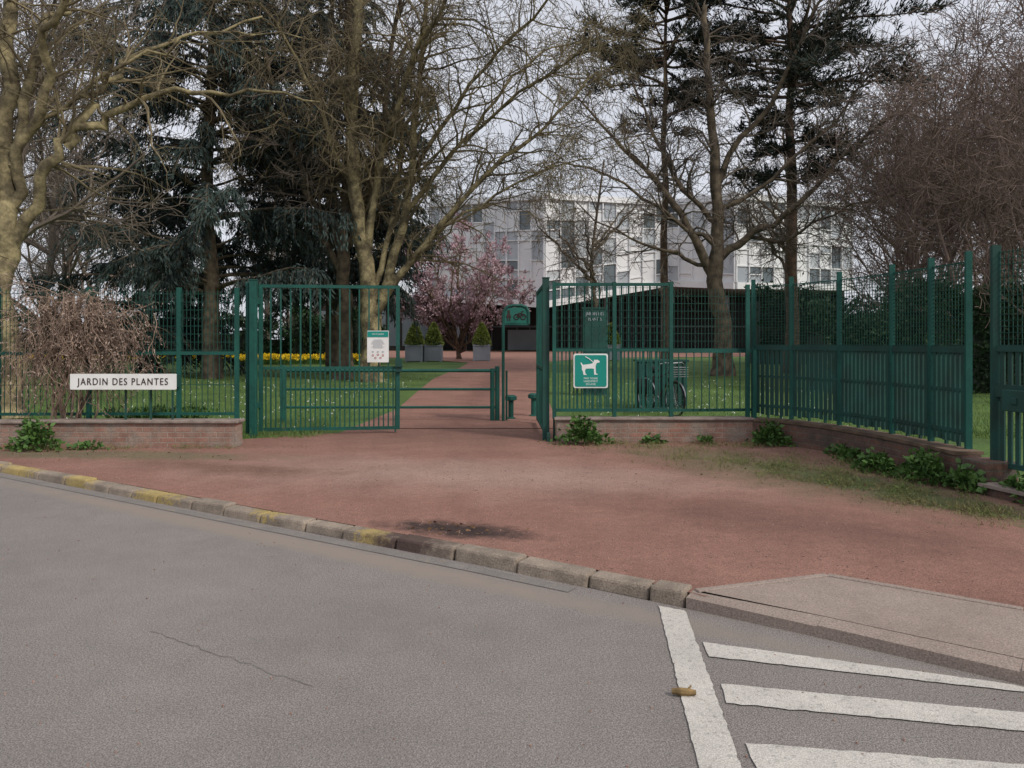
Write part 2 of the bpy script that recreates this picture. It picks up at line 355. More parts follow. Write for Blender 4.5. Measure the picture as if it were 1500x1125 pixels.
y=11.0
for x in (.62,1.5,2.33,3.45,3.6): gp.box(x,y+.0 if x<3.5 else 11.2,.40,2.40 if x<3 else 2.36,.055,.055)
gp.box(3.52,10.9,.0,1.4,.05,.05)
for z in (2.34,1.38,.50): gp.seg((.62,y),(2.33,y),z,z+.045,.04)
gp.seg((2.33,y),(3.6,y+.1),1.36,1.42,.04); gp.seg((2.33,y),(3.6,y+.1),.50,.54,.04)
bars(gp,(.62,y),(1.5,y),.5,2.36,.11,.02); bars(gp,(1.5,y),(2.33,y),.5,2.36,.11,.02)
bars(gp,(.62,y),(2.33,y),.5,1.40,.057,.018)
bars(gp,(2.33,y),(3.45,y),.5,1.38,.11,.014)
mesh(gw,(.62,y-.02),(2.33,y-.02),1.43,2.33,.05,.11,.005)
mesh(gw,(2.33,y),(3.6,y+.1),1.42,2.30,.05,.11,.006)
gp.obj('posts_rails_bars',M['green'],e); gw.obj('wire_mesh',M['wire'],e)
e=empty('slatted_fence'); gp=MB(); gw=MB(); gs=MB()
for i,p in enumerate(Q):
    gp.box(p[0],p[1],.38,2.45,.06,.06,1.3)
for a,b_ in zip(Q,Q[1:]):
    gs.seg(a,b_,1.40,1.475,.04); gs.seg(a,b_,.56,.60,.03); gs.seg(a,b_,1.0,1.03,.025)
    bars(gs,a,b_,.455,1.42,.078,.050,.02,jz=.015)
    mesh(gw,a,b_,1.48,2.34,.05,.042,.0055); gp.seg(a,b_,2.335,2.35,.012)
    for c_ in (.33,.66):
        p=lerp2(a,b_,c_); gs.box(p[0]+.04,p[1],.38,.56,.03,.03)
gp.obj('posts',M['green'],e); gs.obj('slats',M['green_dk'],e); gw.obj('wire_mesh',M['wire'],e)
e=empty('side_gate'); gp=MB(); gs=MB(); gw=MB()
A1=(4.74,7.36); B1=(4.93,6.55); C1=(5.2,5.4)
gp.box(*A1,.05,2.46,.075,.075,1.3)
for a,b_ in ((A1,B1),(B1,C1)):
    gp.seg(a,b_,1.42,1.48,.05); gp.seg(a,b_,.30,.35,.05); gp.seg(a,b_,.98,1.1,.06); bars(gs,a,b_,.30,1.44,.085,.045,.02); mesh(gw,a,b_,1.48,2.40,.05,.06,.0055)
for p in (B1,C1): gp.box(*p,.1,2.46,.07,.07,1.3)
gp.obj('frame',M['green_dk'],e); gs.obj('slats',M['green_dk'],e); gw.obj('wire_mesh',M['wire'],e)
g=MB(); g.box(4.72,7.0,.86,1.06,.30,.07,1.8); g.box(4.68,7.0,.93,.99,.06,.03,1.8); g.obj('lock_box',M['bark_dark'],e,bev=.006); bpy.data.objects['lock_box'].data.materials[0]=M['green_dk']
def leaf(e,a,b_,z0,z1,sp=.15):
    g=MB()
    for p in (a,b_): g.box(p[0],p[1],z0,z1,.06,.05,math.atan2(b_[1]-a[1],b_[0]-a[0]))
    for z,h in ((z0,.05),(1.09,.045),(z1-.05,.05)): g.seg(lerp2(a,b_,.015),lerp2(a,b_,.985),z,z+h,.04)
    bars(g,a,b_,z0+.04,z1-.04,sp,.022)
    n=int(round(math.dist(a,b_)/sp))
    for i in range(n):
        p=lerp2(a,b_,(i+.5)/n); g.box(p[0],p[1],z0+.04,1.1,.018,.018,0)
    g.obj('leaf_frame',M['green'],e)
e=empty('park_gate'); leaf(e,(-3.92,11.72),(-1.82,11.98),.13,2.42)
g=MB(); g.box(-3.96,11.5,.04,2.46,.10,.10); g.box(-4.07,11.56,.04,2.44,.05,.05); g.box(-3.96,11.5,2.46,2.475,.115,.115)
for z in (.5,2.1): g.box(-3.93,11.6,z,z+.09,.05,.16)
g.obj('hinge_post',M['green'],e,bev=.006)
g=MB(); g.box(-1.86,11.97,.09,.35,.022,.03); g.box(-1.80,11.93,1.05,1.25,.10,.06); g.box(-1.78,11.88,1.13,1.15,.11,.02); g.obj('lock_and_bolt',M['green_dk'],e)
e=empty('park_gate'); leaf(e,(.50,11.25),(.455,13.3),.15,2.42)
g=MB(); g.box(.50,11.1,.04,2.46,.10,.10); g.box(.50,11.1,2.46,2.475,.115,.115); g.box(.62,11.08,.04,.42,.03,.03)
g.box(.53,10.95,.06,.2,.05,.12)
for z in (.5,2.1): g.box(.5,11.19,z,z+.09,.05,.1)
g.obj('hinge_post',M['green_dk'],e,bev=.006)
e=empty('pedestrian_barrier'); g=MB(); by=13.75
for z in (.33,.66,1.0): g.tube([Vector((-4.2,by,z)),Vector((-.3,by,z))],.024 if z<1 else .03,8)
for x,h in ((-4.2,1.08),(-2.1,1.03),(-.36,1.04),(-.27,1.08)): g.tube([Vector((x,by,.05)),Vector((x,by,h))],.042,10,True)
g.tube([Vector((-4.2,by,.5)),Vector((-4.2,by,1.1))],.055,10,True)
g.obj('rails_and_posts',M['green'],e)
e=empty('cycle_sign'); g=MB(); yb=13.7
pl=[Vector((-.16,yb,.04)),Vector((-.16,yb,2.0)),Vector((-.14,yb,2.1)),Vector((-.08,yb,2.17)),Vector((.02,yb,2.19)),Vector((.17,yb,2.19)),Vector((.26,yb,2.16)),Vector((.30,yb,2.08)),Vector((.30,yb,1.85))]
g.tube(pl,.028,8,True); g.box(.08,yb,1.83,1.87,.44,.04); g.tube([Vector((-.10,yb+.1,.04)),Vector((-.10,yb+.1,1.0))],.02,8,True)
g.tube([Vector((.49,yb,.04)),Vector((.49,yb,2.25))],.03,8,True)
g.obj('arch_post',M['green'],e)
M['sg']=mat('sign_green',(.02,.14,.105),(.018,.125,.095),4,.5)
g=MB(); g.box(.075,yb,1.872,2.155,.41,.015); g.obj('plate',M['sg'],e)
g=MB()
def ring(g,c,r,rr,n=18):
    P=[]
    for i in range(n+1):
        a=2*math.pi*i/n; P.append(Vector((c[0]+r*math.cos(a),c[1],c[2]+r*math.sin(a))))
    g.tube(P,rr,5)
for cx in (.085,.205): ring(g,(cx,yb-.014,1.985),.046,.009)
for a,b_ in (((.085,1.985),(.12,2.05)),((.12,2.05),(.185,2.05)),((.185,2.05),(.205,1.985)),((.12,2.05),(.145,1.985)),((.145,1.985),(.185,2.05)),((.085,1.985),(.145,1.985)),((.175,2.08),(.21,2.08))):
    g.tube([Vector((a[0],yb-.014,a[1])),Vector((b_[0],yb-.014,b_[1]))],.008,5)
g.box(-.06,yb-.014,2.065,2.105,.04,.006); g.hexa([(-.11,yb-.017,1.975),(-.01,yb-.017,1.975),(-.01,yb-.011,1.975),(-.11,yb-.011,1.975),(-.07,yb-.017,2.06),(-.05,yb-.017,2.06),(-.05,yb-.011,2.06),(-.07,yb-.011,2.06)])
g.box(-.08,yb-.014,1.91,1.974,.016,.006); g.box(-.04,yb-.014,1.91,1.974,.016,.006)
g.obj('pictograms',M['black'],e)
for (x,yy) in ((-.02,14.1),(.42,14.6)):
    g=MB(); g.tube([Vector((x,yy,.04)),Vector((x,yy,.1)),Vector((x,yy,.12)),Vector((x,yy,.42)),Vector((x,yy,.44)),Vector((x,yy,.5)),Vector((x,yy,.53))],[.09,.09,.05,.05,.11,.11,.07],12,True); g.obj('bollard',M['green'])
# signs
e=empty('garden_name_sign'); g=MB()
def rb(g,cx,y,cz,w,h,d,r,n=5):
    P=[]
    for sx,sz,a0 in ((1,1,0),(-1,1,90),(-1,-1,180),(1,-1,270)):
        for i in range(n+1):
            a=math.radians(a0+90*i/n); P.append((cx+sx*(w/2-r)+r*math.cos(a),cz+sz*(h/2-r)+r*math.sin(a)))
    o=len(g.v); m=len(P)
    g.v+=[(p[0],y-d/2,p[1]) for p in P]+[(p[0],y+d/2,p[1]) for p in P]
    g.f.append(tuple(range(o,o+m))); g.f.append(tuple(range(o+2*m-1,o+m-1,-1)))
    for i in range(m): j=(i+1)%m; g.f.append((o+j,o+i,o+m+i,o+m+j))
rb(g,-5.32,10.28,.975,1.45,.215,.02,.012); g.obj('board',M['signwhite'],e)
text('lettering','JARDIN DES PLANTES',.135,(-5.32,10.267,.972),(math.pi/2,0,0),M['black'],e,sx=.80,sp=1.22,ext=.003)
g=MB()
for x in (-5.85,-4.75): g.box(x,10.515,.88,1.05,.03,.43)
for x in (-5.35,-5.0,-4.7): g.box(x,10.40,.445,.89,.022,.022)
g.obj('brackets',M['green_dk'],e)
e=empty('park_rules_notice'); g=MB(); rb(g,-2.12,11.88,1.45,.34,.50,.012,.01); g.obj('board',M['signwhite'],e)
g=MB(); g.box(-2.12,11.87,1.60,1.69,.33,.004); g.obj('header',M['teal'],e)
g=MB()
for i in range(9):
    w=random.uniform(.12,.24); g.box(-2.12,11.871,1.555-i*.016,1.559-i*.016,w,.003)
for x in (-2.2,-2.12,-2.04): g.box(x,11.871,1.358,1.378,.028,.003)
g.obj('print_lines',M['gry_bld'],e)
g=MB()
for x,z in ((-2.2,1.31),(-2.04,1.31),(-2.12,1.32),(-2.16,1.27),(-2.08,1.27)): ring(g,(x,11.871,z),.014,.003,10)
g.obj('red_icons',M['red'],e)
text('title','PARC ET JARDINS',.03,(-2.12,11.867,1.645),(math.pi/2,0,0),M['signwhite'],e,sx=.8,ext=.001)
e=empty('dog_leash_sign'); cx,cz,sy=1.145,1.10,10.93
g=MB(); rb(g,cx,sy,cz,.50,.50,.014,.03); g.obj('border',M['signwhite'],e)
g=MB(); rb(g,cx,sy-.009,cz,.46,.46,.006,.025); g.obj('panel',M['teal'],e)
g=MB()
dog=[(-.13,.02),(-.15,.07),(-.135,.075),(-.115,.04),(-.03,.05),(.02,.06),(.045,.095),(.05,.12),(.07,.115),(.095,.12),(.13,.095),(.125,.075),(.09,.07),(.075,.04),(.07,-.0),(.075,-.09),(.10,-.10),(.10,-.11),(.05,-.11),(.045,-.02),(.0,-.015),(-.07,-.02),(-.085,-.05),(-.075,-.10),(-.06,-.105),(-.06,-.115),(-.105,-.115),(-.115,-.06),(-.13,-.03)]
V=[Vector((p[0]*1.0,p[1]*.95,0)) for p in dog]; o0=len(g.v); g.v+=[(cx+v.x,sy-.015,cz+.05+v.y) for v in V]
for tr in tessellate_polygon([V]):
    a,b_,c=[V[i] for i in tr]
    if (b_-a).cross(c-a).z<0: tr=(tr[0],tr[2],tr[1])
    g.f.append(tuple(o0+i for i in tr))
g.tube([Vector((cx+.03,sy-.015,cz+.13)),Vector((cx-.03,sy-.015,cz+.18)),Vector((cx-.08,sy-.015,cz+.205))],.006,5)
g.obj('dog_pictogram',M['signwhite'],e)
for i,s_ in enumerate(('PARC TOLERE','UNIQUEMENT','EN LAISSE')): text('caption_%d'%i,s_,.038,(cx,sy-.013,cz-.11-i*.042),(math.pi/2,0,0),M['signwhite'],e,sx=.85,ext=.001)
e=empty('garden_map_board'); g=MB(); g.box(2.2,20,.1,2.42,.62,.08); g.box(2.2,20,2.42,2.46,.68,.12); g.obj('stele',M['green_dk'],e)
for i,s_ in enumerate(('JARDIN DES','PLANTES')): text('letters_%d'%i,s_,.12,(2.2,19.95,2.28-i*.14),(math.pi/2,0,0),M['gry_bld'],e,sx=.75,ext=.002)
g=MB(); rb(g,2.2,19.955,1.15,.5,.35,.006,.02)
for i in range(6): g.box(2.2,19.957,1.92-i*.07,1.93-i*.07,.45 if i%3 else .3,.003)
g.obj('print_lines',M['wire'],e)
e=empty('service_cabinet'); g=MB(); g.box(3.25,16.4,.16,1.10,1.05,.45); g.box(3.25,16.4,1.10,1.15,1.12,.52); g.box(3.25,16.4,.05,.16,.98,.4)
for i in range(9): g.box(2.79+i*.115,16.16,.2,1.06,.05,.03)
g.obj('body',M['green_dk'],e,bev=.006)
def bicycle(loc,yaw):
    e=empty('bicycle'); r=.33; w1,w2=(-.52,0,r),(.52,0,r)
    g=MB()
    for w in (w1,w2): ring(g,w,r,.022,28)
    g.obj('tyres',M['rubber'],e,True)
    g=MB()
    for w in (w1,w2):
        ring(g,w,r-.02,.008,28)
        for i in range(14):
            a=2*math.pi*i/14; g.tube([Vector(w),Vector((w[0]+.31*math.cos(a),0,w[2]+.31*math.sin(a)))],.0025,3)
        P=[Vector((w[0]+.37*math.cos(a),0,w[2]+.37*math.sin(a))) for a in np.linspace(.2,2.9,10)]; g.tube(P,.014,5)
    g.tube([Vector((-.52,-.04,r)),Vector((-.06,-.04,.30))],.006,4); ring(g,(-.06,-.05,.30),.085,.008,16)
    g.tube([Vector((.40,-.28,1.02)),Vector((.46,-.2,1.05)),Vector((.40,0,1.04)),Vector((.46,.2,1.05)),Vector((.40,.28,1.02))],.012,6)
    for a in range(5): g.box(.60,0,.78+a*.045,.787+a*.045,.26,.34)
    g.obj('rims_spokes_handlebar',M['chrome'],e)
    g=MB(); V=Vector
    for a,b_,rr in ((( -.06,0,.30),(-.20,0,.80),.017),((-.06,0,.30),(.36,0,.78),.019),((-.17,0,.70),(.34,0,.86),.017),((.33,0,.92),(.40,0,.66),.018),((.33,0,.92),(.32,0,1.04),.013)): g.tube([V(a),V(b_)],rr,8,True)
    for sy_ in (-.05,.05):
        g.tube([V((-.52,sy_,r)),V((-.18,sy_*.3,.72))],.009,6); g.tube([V((-.52,sy_,r)),V((-.06,sy_*.5,.30))],.010,6); g.tube([V((.39,sy_,.68)),V((.44,sy_,.5)),V((.52,sy_,r))],.012,6)
    g.tube([V((-.50,0,.74)),V((-.18,0,.74))],.02,6,True)
    g.obj('frame',M['black'],e)
    g=MB(); g.tube([V((-.34,0,.87)),V((-.30,0,.89)),V((-.2,0,.89)),V((-.08,0,.88)),V((-.03,0,.87))],[.05,.085,.07,.03,.015],10,True)
    for s_ in (-1,1): g.tube([V((.40,s_*.28,1.02)),V((.33,s_*.31,1.0))],.017,6,True); g.box(-.06+.12*s_,-.09*s_,.28-.12*s_,.30-.12*s_,.09,.06)
    for s_ in (-1,1): g.box(-.52,.13*s_,.38,.70,.32,.11)
    g.obj('saddle_grips_panniers',M['rubber'],e,True)
    e.location=loc; e.rotation_euler=(0,0,yaw)
bicycle((3.0,15.2,.07),math.radians(-68))

# ------------------------------------------------------------ building
e=empty('museum_building'); F=[(-9,84,6.6,17.6),(3.2,73,5.3,16.4),(16.5,80,7.9,17.0),(22,74,7.2,16.6),(37,82,7.6,17.0)]
gw,gl,gd,gm=MB(),MB(),MB(),MB()
for a,b_ in zip(F,F[1:]):
    L=math.dist(a[:2],b_[:2]); n=int(L/1.55)
    dx,dy=(b_[0]-a[0])/L,(b_[1]-a[1])/L; nx,ny=dy,-dx
    def pt(u,z,o=0):
        p=lerp2(a,b_,u); return (p[0]+nx*o,p[1]+ny*o,z)
    def zz(u,v):
        lo=a[2]+(b_[2]-a[2])*u; hi=a[3]+(b_[3]-a[3])*u; return lo+.3+(hi-.3-lo-.9)*v
    for i in range(n):
        u0,u1=i/n,(i+1)/n; vs=[0]
        while vs[-1]<1: vs.append(vs[-1]+random.choice([.1,.2,.2,.3]))
        vs[-1]=1
        for v0,v1 in zip(vs,vs[1:]):
            G=random.choices([gw,gl,gd],[.46,.36,.18])[0]; o0=len(G.v); dd=random.uniform(0,.06)
            G.v+=[pt(u0,zz(u0,v0),dd),pt(u1,zz(u1,v0),dd),pt(u1,zz(u1,v1),dd),pt(u0,zz(u0,v1),dd)]; G.f.append((o0,o0+1,o0+2,o0+3))
            gm.hexa([pt(u0,zz(u0,v1)-.06,.16),pt(u1,zz(u1,v1)-.06,.16),pt(u1,zz(u1,v1)-.06,.05),pt(u0,zz(u0,v1)-.06,.05),pt(u0,zz(u0,v1)+.06,.16),pt(u1,zz(u1,v1)+.06,.16),pt(u1,zz(u1,v1)+.06,.05),pt(u0,zz(u0,v1)+.06,.05)])
    for i in range(n+1):
        p=pt(i/n,0,.12); gm.box(p[0],p[1],zz(i/n,0),zz(i/n,1),.11,.22,math.atan2(dy,dx))
    gm.hexa([pt(0,a[2]-.35,.3),pt(1,b_[2]-.35,.3),pt(1,b_[2]-.35,0),pt(0,a[2]-.35,0),pt(0,a[2]+.3,.3),pt(1,b_[2]+.3,.3),pt(1,b_[2]+.3,0),pt(0,a[2]+.3,0)])
    gm.hexa([pt(0,a[3]-.9,.35),pt(1,b_[3]-.9,.35),pt(1,b_[3]-.9,0),pt(0,a[3]-.9,0),pt(0,a[3]-.3,.35),pt(1,b_[3]-.3,.35),pt(1,b_[3]-.3,0),pt(0,a[3]-.3,0)])
gw.obj('white_panels',M['wht_bld'],e); gl.obj('frosted_panels',M['gry_bld'],e); gd.obj('windows',M['dk_glass'],e); gm.obj('mullions_and_fascia',M['wht_bld'],e)
g=MB(); n=len(F); g.v+=[(f[0],f[1],f[3]-.3) for f in F]+[(37,104,17),(-9,104,17.6)]; g.f.append(tuple(range(n+2)))
g.v+=[(f[0],f[1],f[2]-.3) for f in F]+[(37,104,7.2),(-9,104,6.2)]; g.f.append(tuple(range(2*n+3,n+1,-1))); g.obj('roof_and_soffit',M['planter'],e)
g=MB(); g.box(14,90,.4,7.2,46,.4); g.box(-9.2,95,.4,17.3,.4,20); g.box(37,94,.4,17,.4,20); g.obj('glazed_ground_floor',M['bld_dark'],e)
g=MB()
for i in range(30): g.box(-8.5+i*1.52,89.7,.5,7.0,.10,.16)
for x,y_ in ((-6,84),(3.2,76),(10,80),(16.5,82),(22,77),(30,80.5)): g.box(x,y_,.5,6.4,.45,.45)
g.box(14,89.7,3.4,3.6,46,.14); g.obj('columns_and_mullions',M['planter'],e)
g=MB(); g.box(1.2,89.5,.6,3.1,3.4,.1); g.obj('entrance_doors',M['gry_bld'],e)
e=empty('low_annex_building'); g=MB(); g.box(-16,92,.4,6.3,13.5,12); g.obj('walls',M['bld_dark'],e)
g=MB(); g.box(-16,92,6.3,6.8,14.2,12.8); g.obj('flat_roof',M['planter'],e)
g=MB()
for i in range(8): g.box(-21.5+i*1.6,85.93,1.2,5.2,1.3,.08)
g.obj('windows',M['dk_glass'],e)

# ------------------------------------------------------------ trees
def rv(): return Vector((random.gauss(0,1),random.gauss(0,1),random.gauss(0,1)))
def smooth_path(P,wob,sub=3):
    out=[]
    n=len(P)
    for i in range(n-1):
        p0,p1,p2,p3=P[max(i-1,0)],P[i],P[i+1],P[min(i+2,n-1)]
        for j in range(sub):
            t_=j/sub; q=.5*((2*p1)+(p2-p0)*t_+(2*p0-5*p1+4*p2-p3)*t_**2+(3*p1-p0-3*p2+p3)*t_**3)
            out.append(q+rv()*wob*(0 if i==0 and j==0 else 1))
    out.append(P[-1].copy()); return out
def grow(g,p,d,L,r,lv,cfg,tips):
    n,wob,grav=cfg['seg'][lv],cfg['wob'][lv],cfg['grav'][lv]
    P=[p.copy()]; d=d.normalized(); st=L/n
    for i in range(n):
        d=(d+rv()*wob+Vector((0,0,grav))).normalized(); P.append(P[-1]+d*st)
    R=[max(cfg['rmin'],r*(1-.75*i/n)) for i in range(n+1)]
    g.tube(P,R,5 if lv==0 else 3)
    if tips is not None and lv>=cfg['tip']: tips.append((P[-1],d))
    if tips is not None and lv>=cfg['tip'] and n>2: tips.append((P[n//2],d))
    if lv+1<len(cfg['seg']): kids(g,P,R,lv+1,cfg,tips,L)
def kids(g,P,R,lv,cfg,tips,L,t0=.15):
    cnt=max(1,int(L*cfg['den'][lv]*random.uniform(.8,1.2)))
    m=len(P)-1
    for k in range(cnt):
        t_=random.uniform(t0,1)**.85*m; i=min(int(t_),m-1); f=t_-i
        q=P[i].lerp(P[i+1],f); tan=(P[i+1]-P[i]).normalized(); pr=rv(); pr=(pr-tan*pr.dot(tan)).normalized()
        sp=cfg['ang'][lv]; d=tan*math.cos(sp)+pr*math.sin(sp)+Vector((0,0,cfg['up'][lv]))
        grow(g,q,d,cfg['len'][lv]*random.uniform(.5,1.35)*(1-.35*t_/m),max(cfg['rmin'],min(R[i]*.55,cfg['rad'][lv])),lv,cfg,tips)
def limbtree(name,base,limbs,radii,cfg,m,tips=None,yj=1.5,twigm=None):
    e=empty(name); g=MB(); gt=MB(); bv=Vector((base[0],base[1],0))
    for li,(lb,(r0,r1)) in enumerate(zip(limbs,radii)):
        dyv=0 if li==0 else random.uniform(-1,1)*yj
        P=[]
        for i,q in enumerate(lb):
            f=i/(len(lb)-1)
            P.append(bv+Vector((q[0],(q[2] if len(q)>2 else dyv*f*f*2),q[1])))
        P=smooth_path(P,.05 if r0>.15 else .08,4); n=len(P)
        R=[(r0+(r1-r0)*(i/(n-1))**.8)*(1+random.uniform(-.06,.14)) for i in range(n)]
        if li==0: R[0]*=1.35; R[1]*=1.12
        g.tube(P,R,10); L=sum((P[i+1]-P[i]).length for i in range(n-1))
        kids(gt,P,R,0,cfg,tips,L,.35 if li==0 else .12)
    g.obj('trunk_and_limbs',m,e,True); gt.obj('branches_and_twigs',twigm or m,e); return e
cfgP=dict(seg=[7,4,3],wob=[.2,.25,.28],grav=[-.02,-.04,-.1],den=[2.7,3.7,4.4],ang=[.85,.85,.75],up=[.1,-.05,-.25],len=[3.0,1.35,.7],rad=[.05,.02,.010],rmin=.0075,tip=2)
cfgN=dict(seg=[6,4,3],wob=[.18,.22,.25],grav=[-.02,-.05,-.1],den=[2.7,3.8,4.4],ang=[.85,.85,.7],up=[.1,-.1,-.3],len=[2.0,.9,.45],rad=[.030,.011,.005],rmin=.0036,tip=2)
limbtree('plane_tree',(-9.4,14),[
 [(0,.05),(-.1,2.5),(0,3.7),(-.1,5.35),(0,7.1),(.1,8.9)],
 [(-.02,3.1),(.75,4.5),(1.2,5.3),(1.75,5.8),(3,6.25),(4.3,6.3),(5.7,6.15)],
 [(0,4.0),(.45,5.5),(.95,6.7),(1.7,7.6),(2.8,8.8)],
 [(1.1,5.15),(1.55,6.1),(1.85,6.8),(2.6,7.5),(4.2,8.3)],
 [(.1,4.8),(.4,6.5),(.7,7.9),(.8,9)],
 [(-.05,3.3),(-.9,4.7),(-2,6.6),(-2.6,8.4)],
 [(.5,5.6),(1.5,6.4),(2.7,7.2),(3.8,7.6),(5.4,7.7)]],
 [(.25,.10),(.13,.015),(.12,.035),(.09,.02),(.10,.035),(.12,.03),(.05,.01)],cfgN,M['bark_plane'],yj=1.0,twigm=M['twig_plane'])
limbtree('plane_tree',(-4.85,26),[
 [(0,.1),(-.1,3.5),(-.35,5.1),(-.7,8.7),(-.5,13.4),(-.4,15.5)],
 [(.1,2.6),(.95,3.9),(2.25,5.35),(4.1,7.5),(6.0,8.9),(7.8,10.8)],
 [(.3,3.0),(1.3,6.3),(1.5,8.7),(1.8,11.5),(2.25,14.5)],
 [(-.2,4.2),(.35,7.5),(1.3,10.3),(2.7,12.4),(3.7,14.6)],
 [(1.25,6.1),(3.2,8.4),(5.6,9.8),(7.5,10.1)],
 [(1.4,7.4),(3.4,10.3),(5.5,12),(7.4,13.4)],
 [(-.5,6.2),(-1.5,9.1),(-2.7,11.5),(-3.9,13.4)],
 [(2.2,5.3),(3.7,6.3),(5.8,7.2),(7.4,7.4)],
 [(.1,3.2),(.6,5.6),(.9,8.5),(.5,11.5),(.7,14)],
 [(-.4,7.0),(-2.0,8.5),(-4.2,9.3),(-6,9.0)],
 [(3.2,8.4),(4.8,10.8),(7,12.6),(9,13.6)]],
 [(.36,.12),(.17,.03),(.19,.05),(.15,.04),(.09,.02),(.09,.02),(.11,.03),(.06,.02),(.12,.04),(.08,.02),(.06,.02)],cfgP,M['bark_plane'],yj=2.4,twigm=M['twig_plane'])
limbtree('plane_tree',(-6.2,27.5),[[(0,.1),(.1,2.5),(.0,5),(.25,9),(.2,14)],[(0,4),(-1.2,7),(-2,10),(-2.6,13)],[(.1,5),(1.2,8),(2,12),(2.4,14.5)]],[(.33,.12),(.16,.05),(.15,.05)],cfgP,M['bark_dark'],yj=1.5,twigm=M['bark_grey'])
limbtree('bare_oak_tree',(8.4,30),[
 [(0,.15),(.05,2.1),(-.3,4),(-.2,5.9),(-.3,8.4),(-.5,11.7),(-.7,15)],
 [(-.3,4.1),(-1.4,6.2),(-2.6,8.1),(-4.3,10),(-5.8,12)],
 [(-.25,4.8),(.9,5.7),(2.3,6.5),(3.9,8.4),(5.6,9.8)],
 [(-.2,6.3),(-1.5,7.8),(-2.6,10.6),(-3.5,14)],
 [(-.3,7.8),(1.2,10.3),(2.5,13),(3.6,15.5)],
 [(-.3,4.6),(-2,5.1),(-3.7,5.7),(-5.8,7.2)],
 [(-.25,6.8),(2,8.1),(4.7,10.8),(6,12)],
 [(-.3,5.4),(-2.6,6.9),(-5.4,8.4),(-7.6,8.2)],
 [(.9,5.7),(2.4,5.6),(4.2,6.6),(6.2,6.7)]],
 [(.42,.1),(.20,.03),(.18,.03),(.13,.03),(.14,.03),(.10,.02),(.11,.02),(.09,.02),(.08,.02)],dict(cfgP,wob=[.3,.32,.32],grav=[.0,0,0],up=[.1,0,0],den=[2.9,3.8,4.3],len=[2.8,1.3,.65]),M['bark_dark'],yj=2.5,twigm=M['bark_grey'])
cfgM=dict(cfgP,seg=[6,4,2],den=[1.9,2.7,3.3],len=[2.8,1.4,.8],rad=[.05,.025,.014],rmin=.010)
def park_tree(x,y,H,S,n,m1,m2,nm='bare_lime_tree'):
    L=[[(0,zf(y)-.05),(random.gauss(0,.15),H*.2),(random.gauss(0,.3),H*.5),(random.gauss(0,.5),H)]]; R=[(.22,.05)]
    for k in range(n):
        a=random.random()*6.28; z=H*random.uniform(.25,.6); s=S*random.uniform(.6,1.1)
        L.append([(0,z,0),(math.cos(a)*s*.35,z+s*.35,math.sin(a)*s*.35),(math.cos(a)*s*.75,z+s*.75,math.sin(a)*s*.75),(math.cos(a)*s,z+s*random.uniform(.8,1.2),math.sin(a)*s)]); R.append((.10,.02))
    limbtree(nm,(x,y),L,R,cfgM,m1,twigm=m2)
park_tree(16.5,44,14,5.5,7,M['bark_dark'],M['bark_grey'])
park_tree(-9.5,54,15,6,8,M['bark_plane'],M['twig_plane'])
park_tree(5.2,47,13,4.6,6,M['bark_dark'],M['bark_grey'])

def conifer(name,base,H,z0,rad,fol,bark,rt,den,droop,tuft,wd,nbl,hang,lean=0,flat=False,nwh=4,gap=.45):
    e=empty(name); g=MB(); A=[];D=[]; x0,y0=base; zb=zf(y0)
    P=[Vector((x0+lean*(i/10)+random.gauss(0,.06),y0+random.gauss(0,.06),zb-.1+H*i/10)) for i in range(11)]
    P[0].x=x0; g.tube(P,[rt*(1.25 if i==0 else 1-.088*i) for i in range(11)],10)
    z=z0
    while z<H-.3:
        f=z/H; R=rad(z)
        for k in range(random.randint(nwh-1,nwh)):
            a=random.random()*2*math.pi; L=R*random.uniform(.55,1.15)
            if L<.3: continue
            o=P[0].lerp(P[-1],f); o.z=zb+z+random.uniform(-.2,.2); d=Vector((math.cos(a),math.sin(a),.25)); n=8; B=[o]
            for i in range(n): d=(d+Vector((0,0,-droop))+rv()*.09).normalized(); B.append(B[-1]+d*L/n)
            g.tube(B,[max(.01,.07*(L/5)*(1-i/n)+.012) for i in range(n+1)],4)
            nb=int(L*den)
            for j in range(nb):
                t_=random.uniform(.22,1)*n; i=min(int(t_),n-1); q=B[i].lerp(B[i+1],t_-i); tan=(B[i+1]-B[i]).normalized()
                sd=tan.cross(Vector((0,0,1))); sd=sd*random.choice((-1,1)); dd=(tan*.6+sd*random.uniform(.3,1)+Vector((0,0,-hang*random.uniform(.2,1)+(random.uniform(-.4,.8) if flat else 0)))).normalized(); l2=random.uniform(.3,.9)*(1.2 if L>3 else .8)
                E=[q,q+dd*l2*.5,q+dd*l2+Vector((0,0,-hang*.35*l2))]; g.tube(E,.009,3)
                for s_ in range(5):
                    w=s_/4; r_=E[0].lerp(E[1],w*2) if w<.5 else E[1].lerp(E[2],w*2-1); A.append(tuple(r_)); D.append(tuple(dd+Vector((0,0,-hang*.5 if not flat else .35))))
        z+=gap*random.uniform(.7,1.3)
    g.obj('trunk_and_branches',bark,e,True); blades(A,D,nbl,tuft,wd,.45,'needle_sprays',fol,e,jit=.06,quad=True); return e
def rc1(z): return 5.8 if 3<z<8 else (5.0 if z<14 else max(.5,5.0-(z-14)*.7))
conifer('cedar_tree',(-11.2,28),20,3.2,rc1,M['cedar'],M['bark_dark'],.33,8,.065,.26,.027,6,1.2,gap=.48)
conifer('cedar_tree',(-7.6,32),19,3.4,lambda z:4.4 if z<12 else max(.5,4.4-(z-12)*.45),M['cedar'],M['bark_dark'],.30,8,.07,.26,.029,6,1.2,gap=.46)
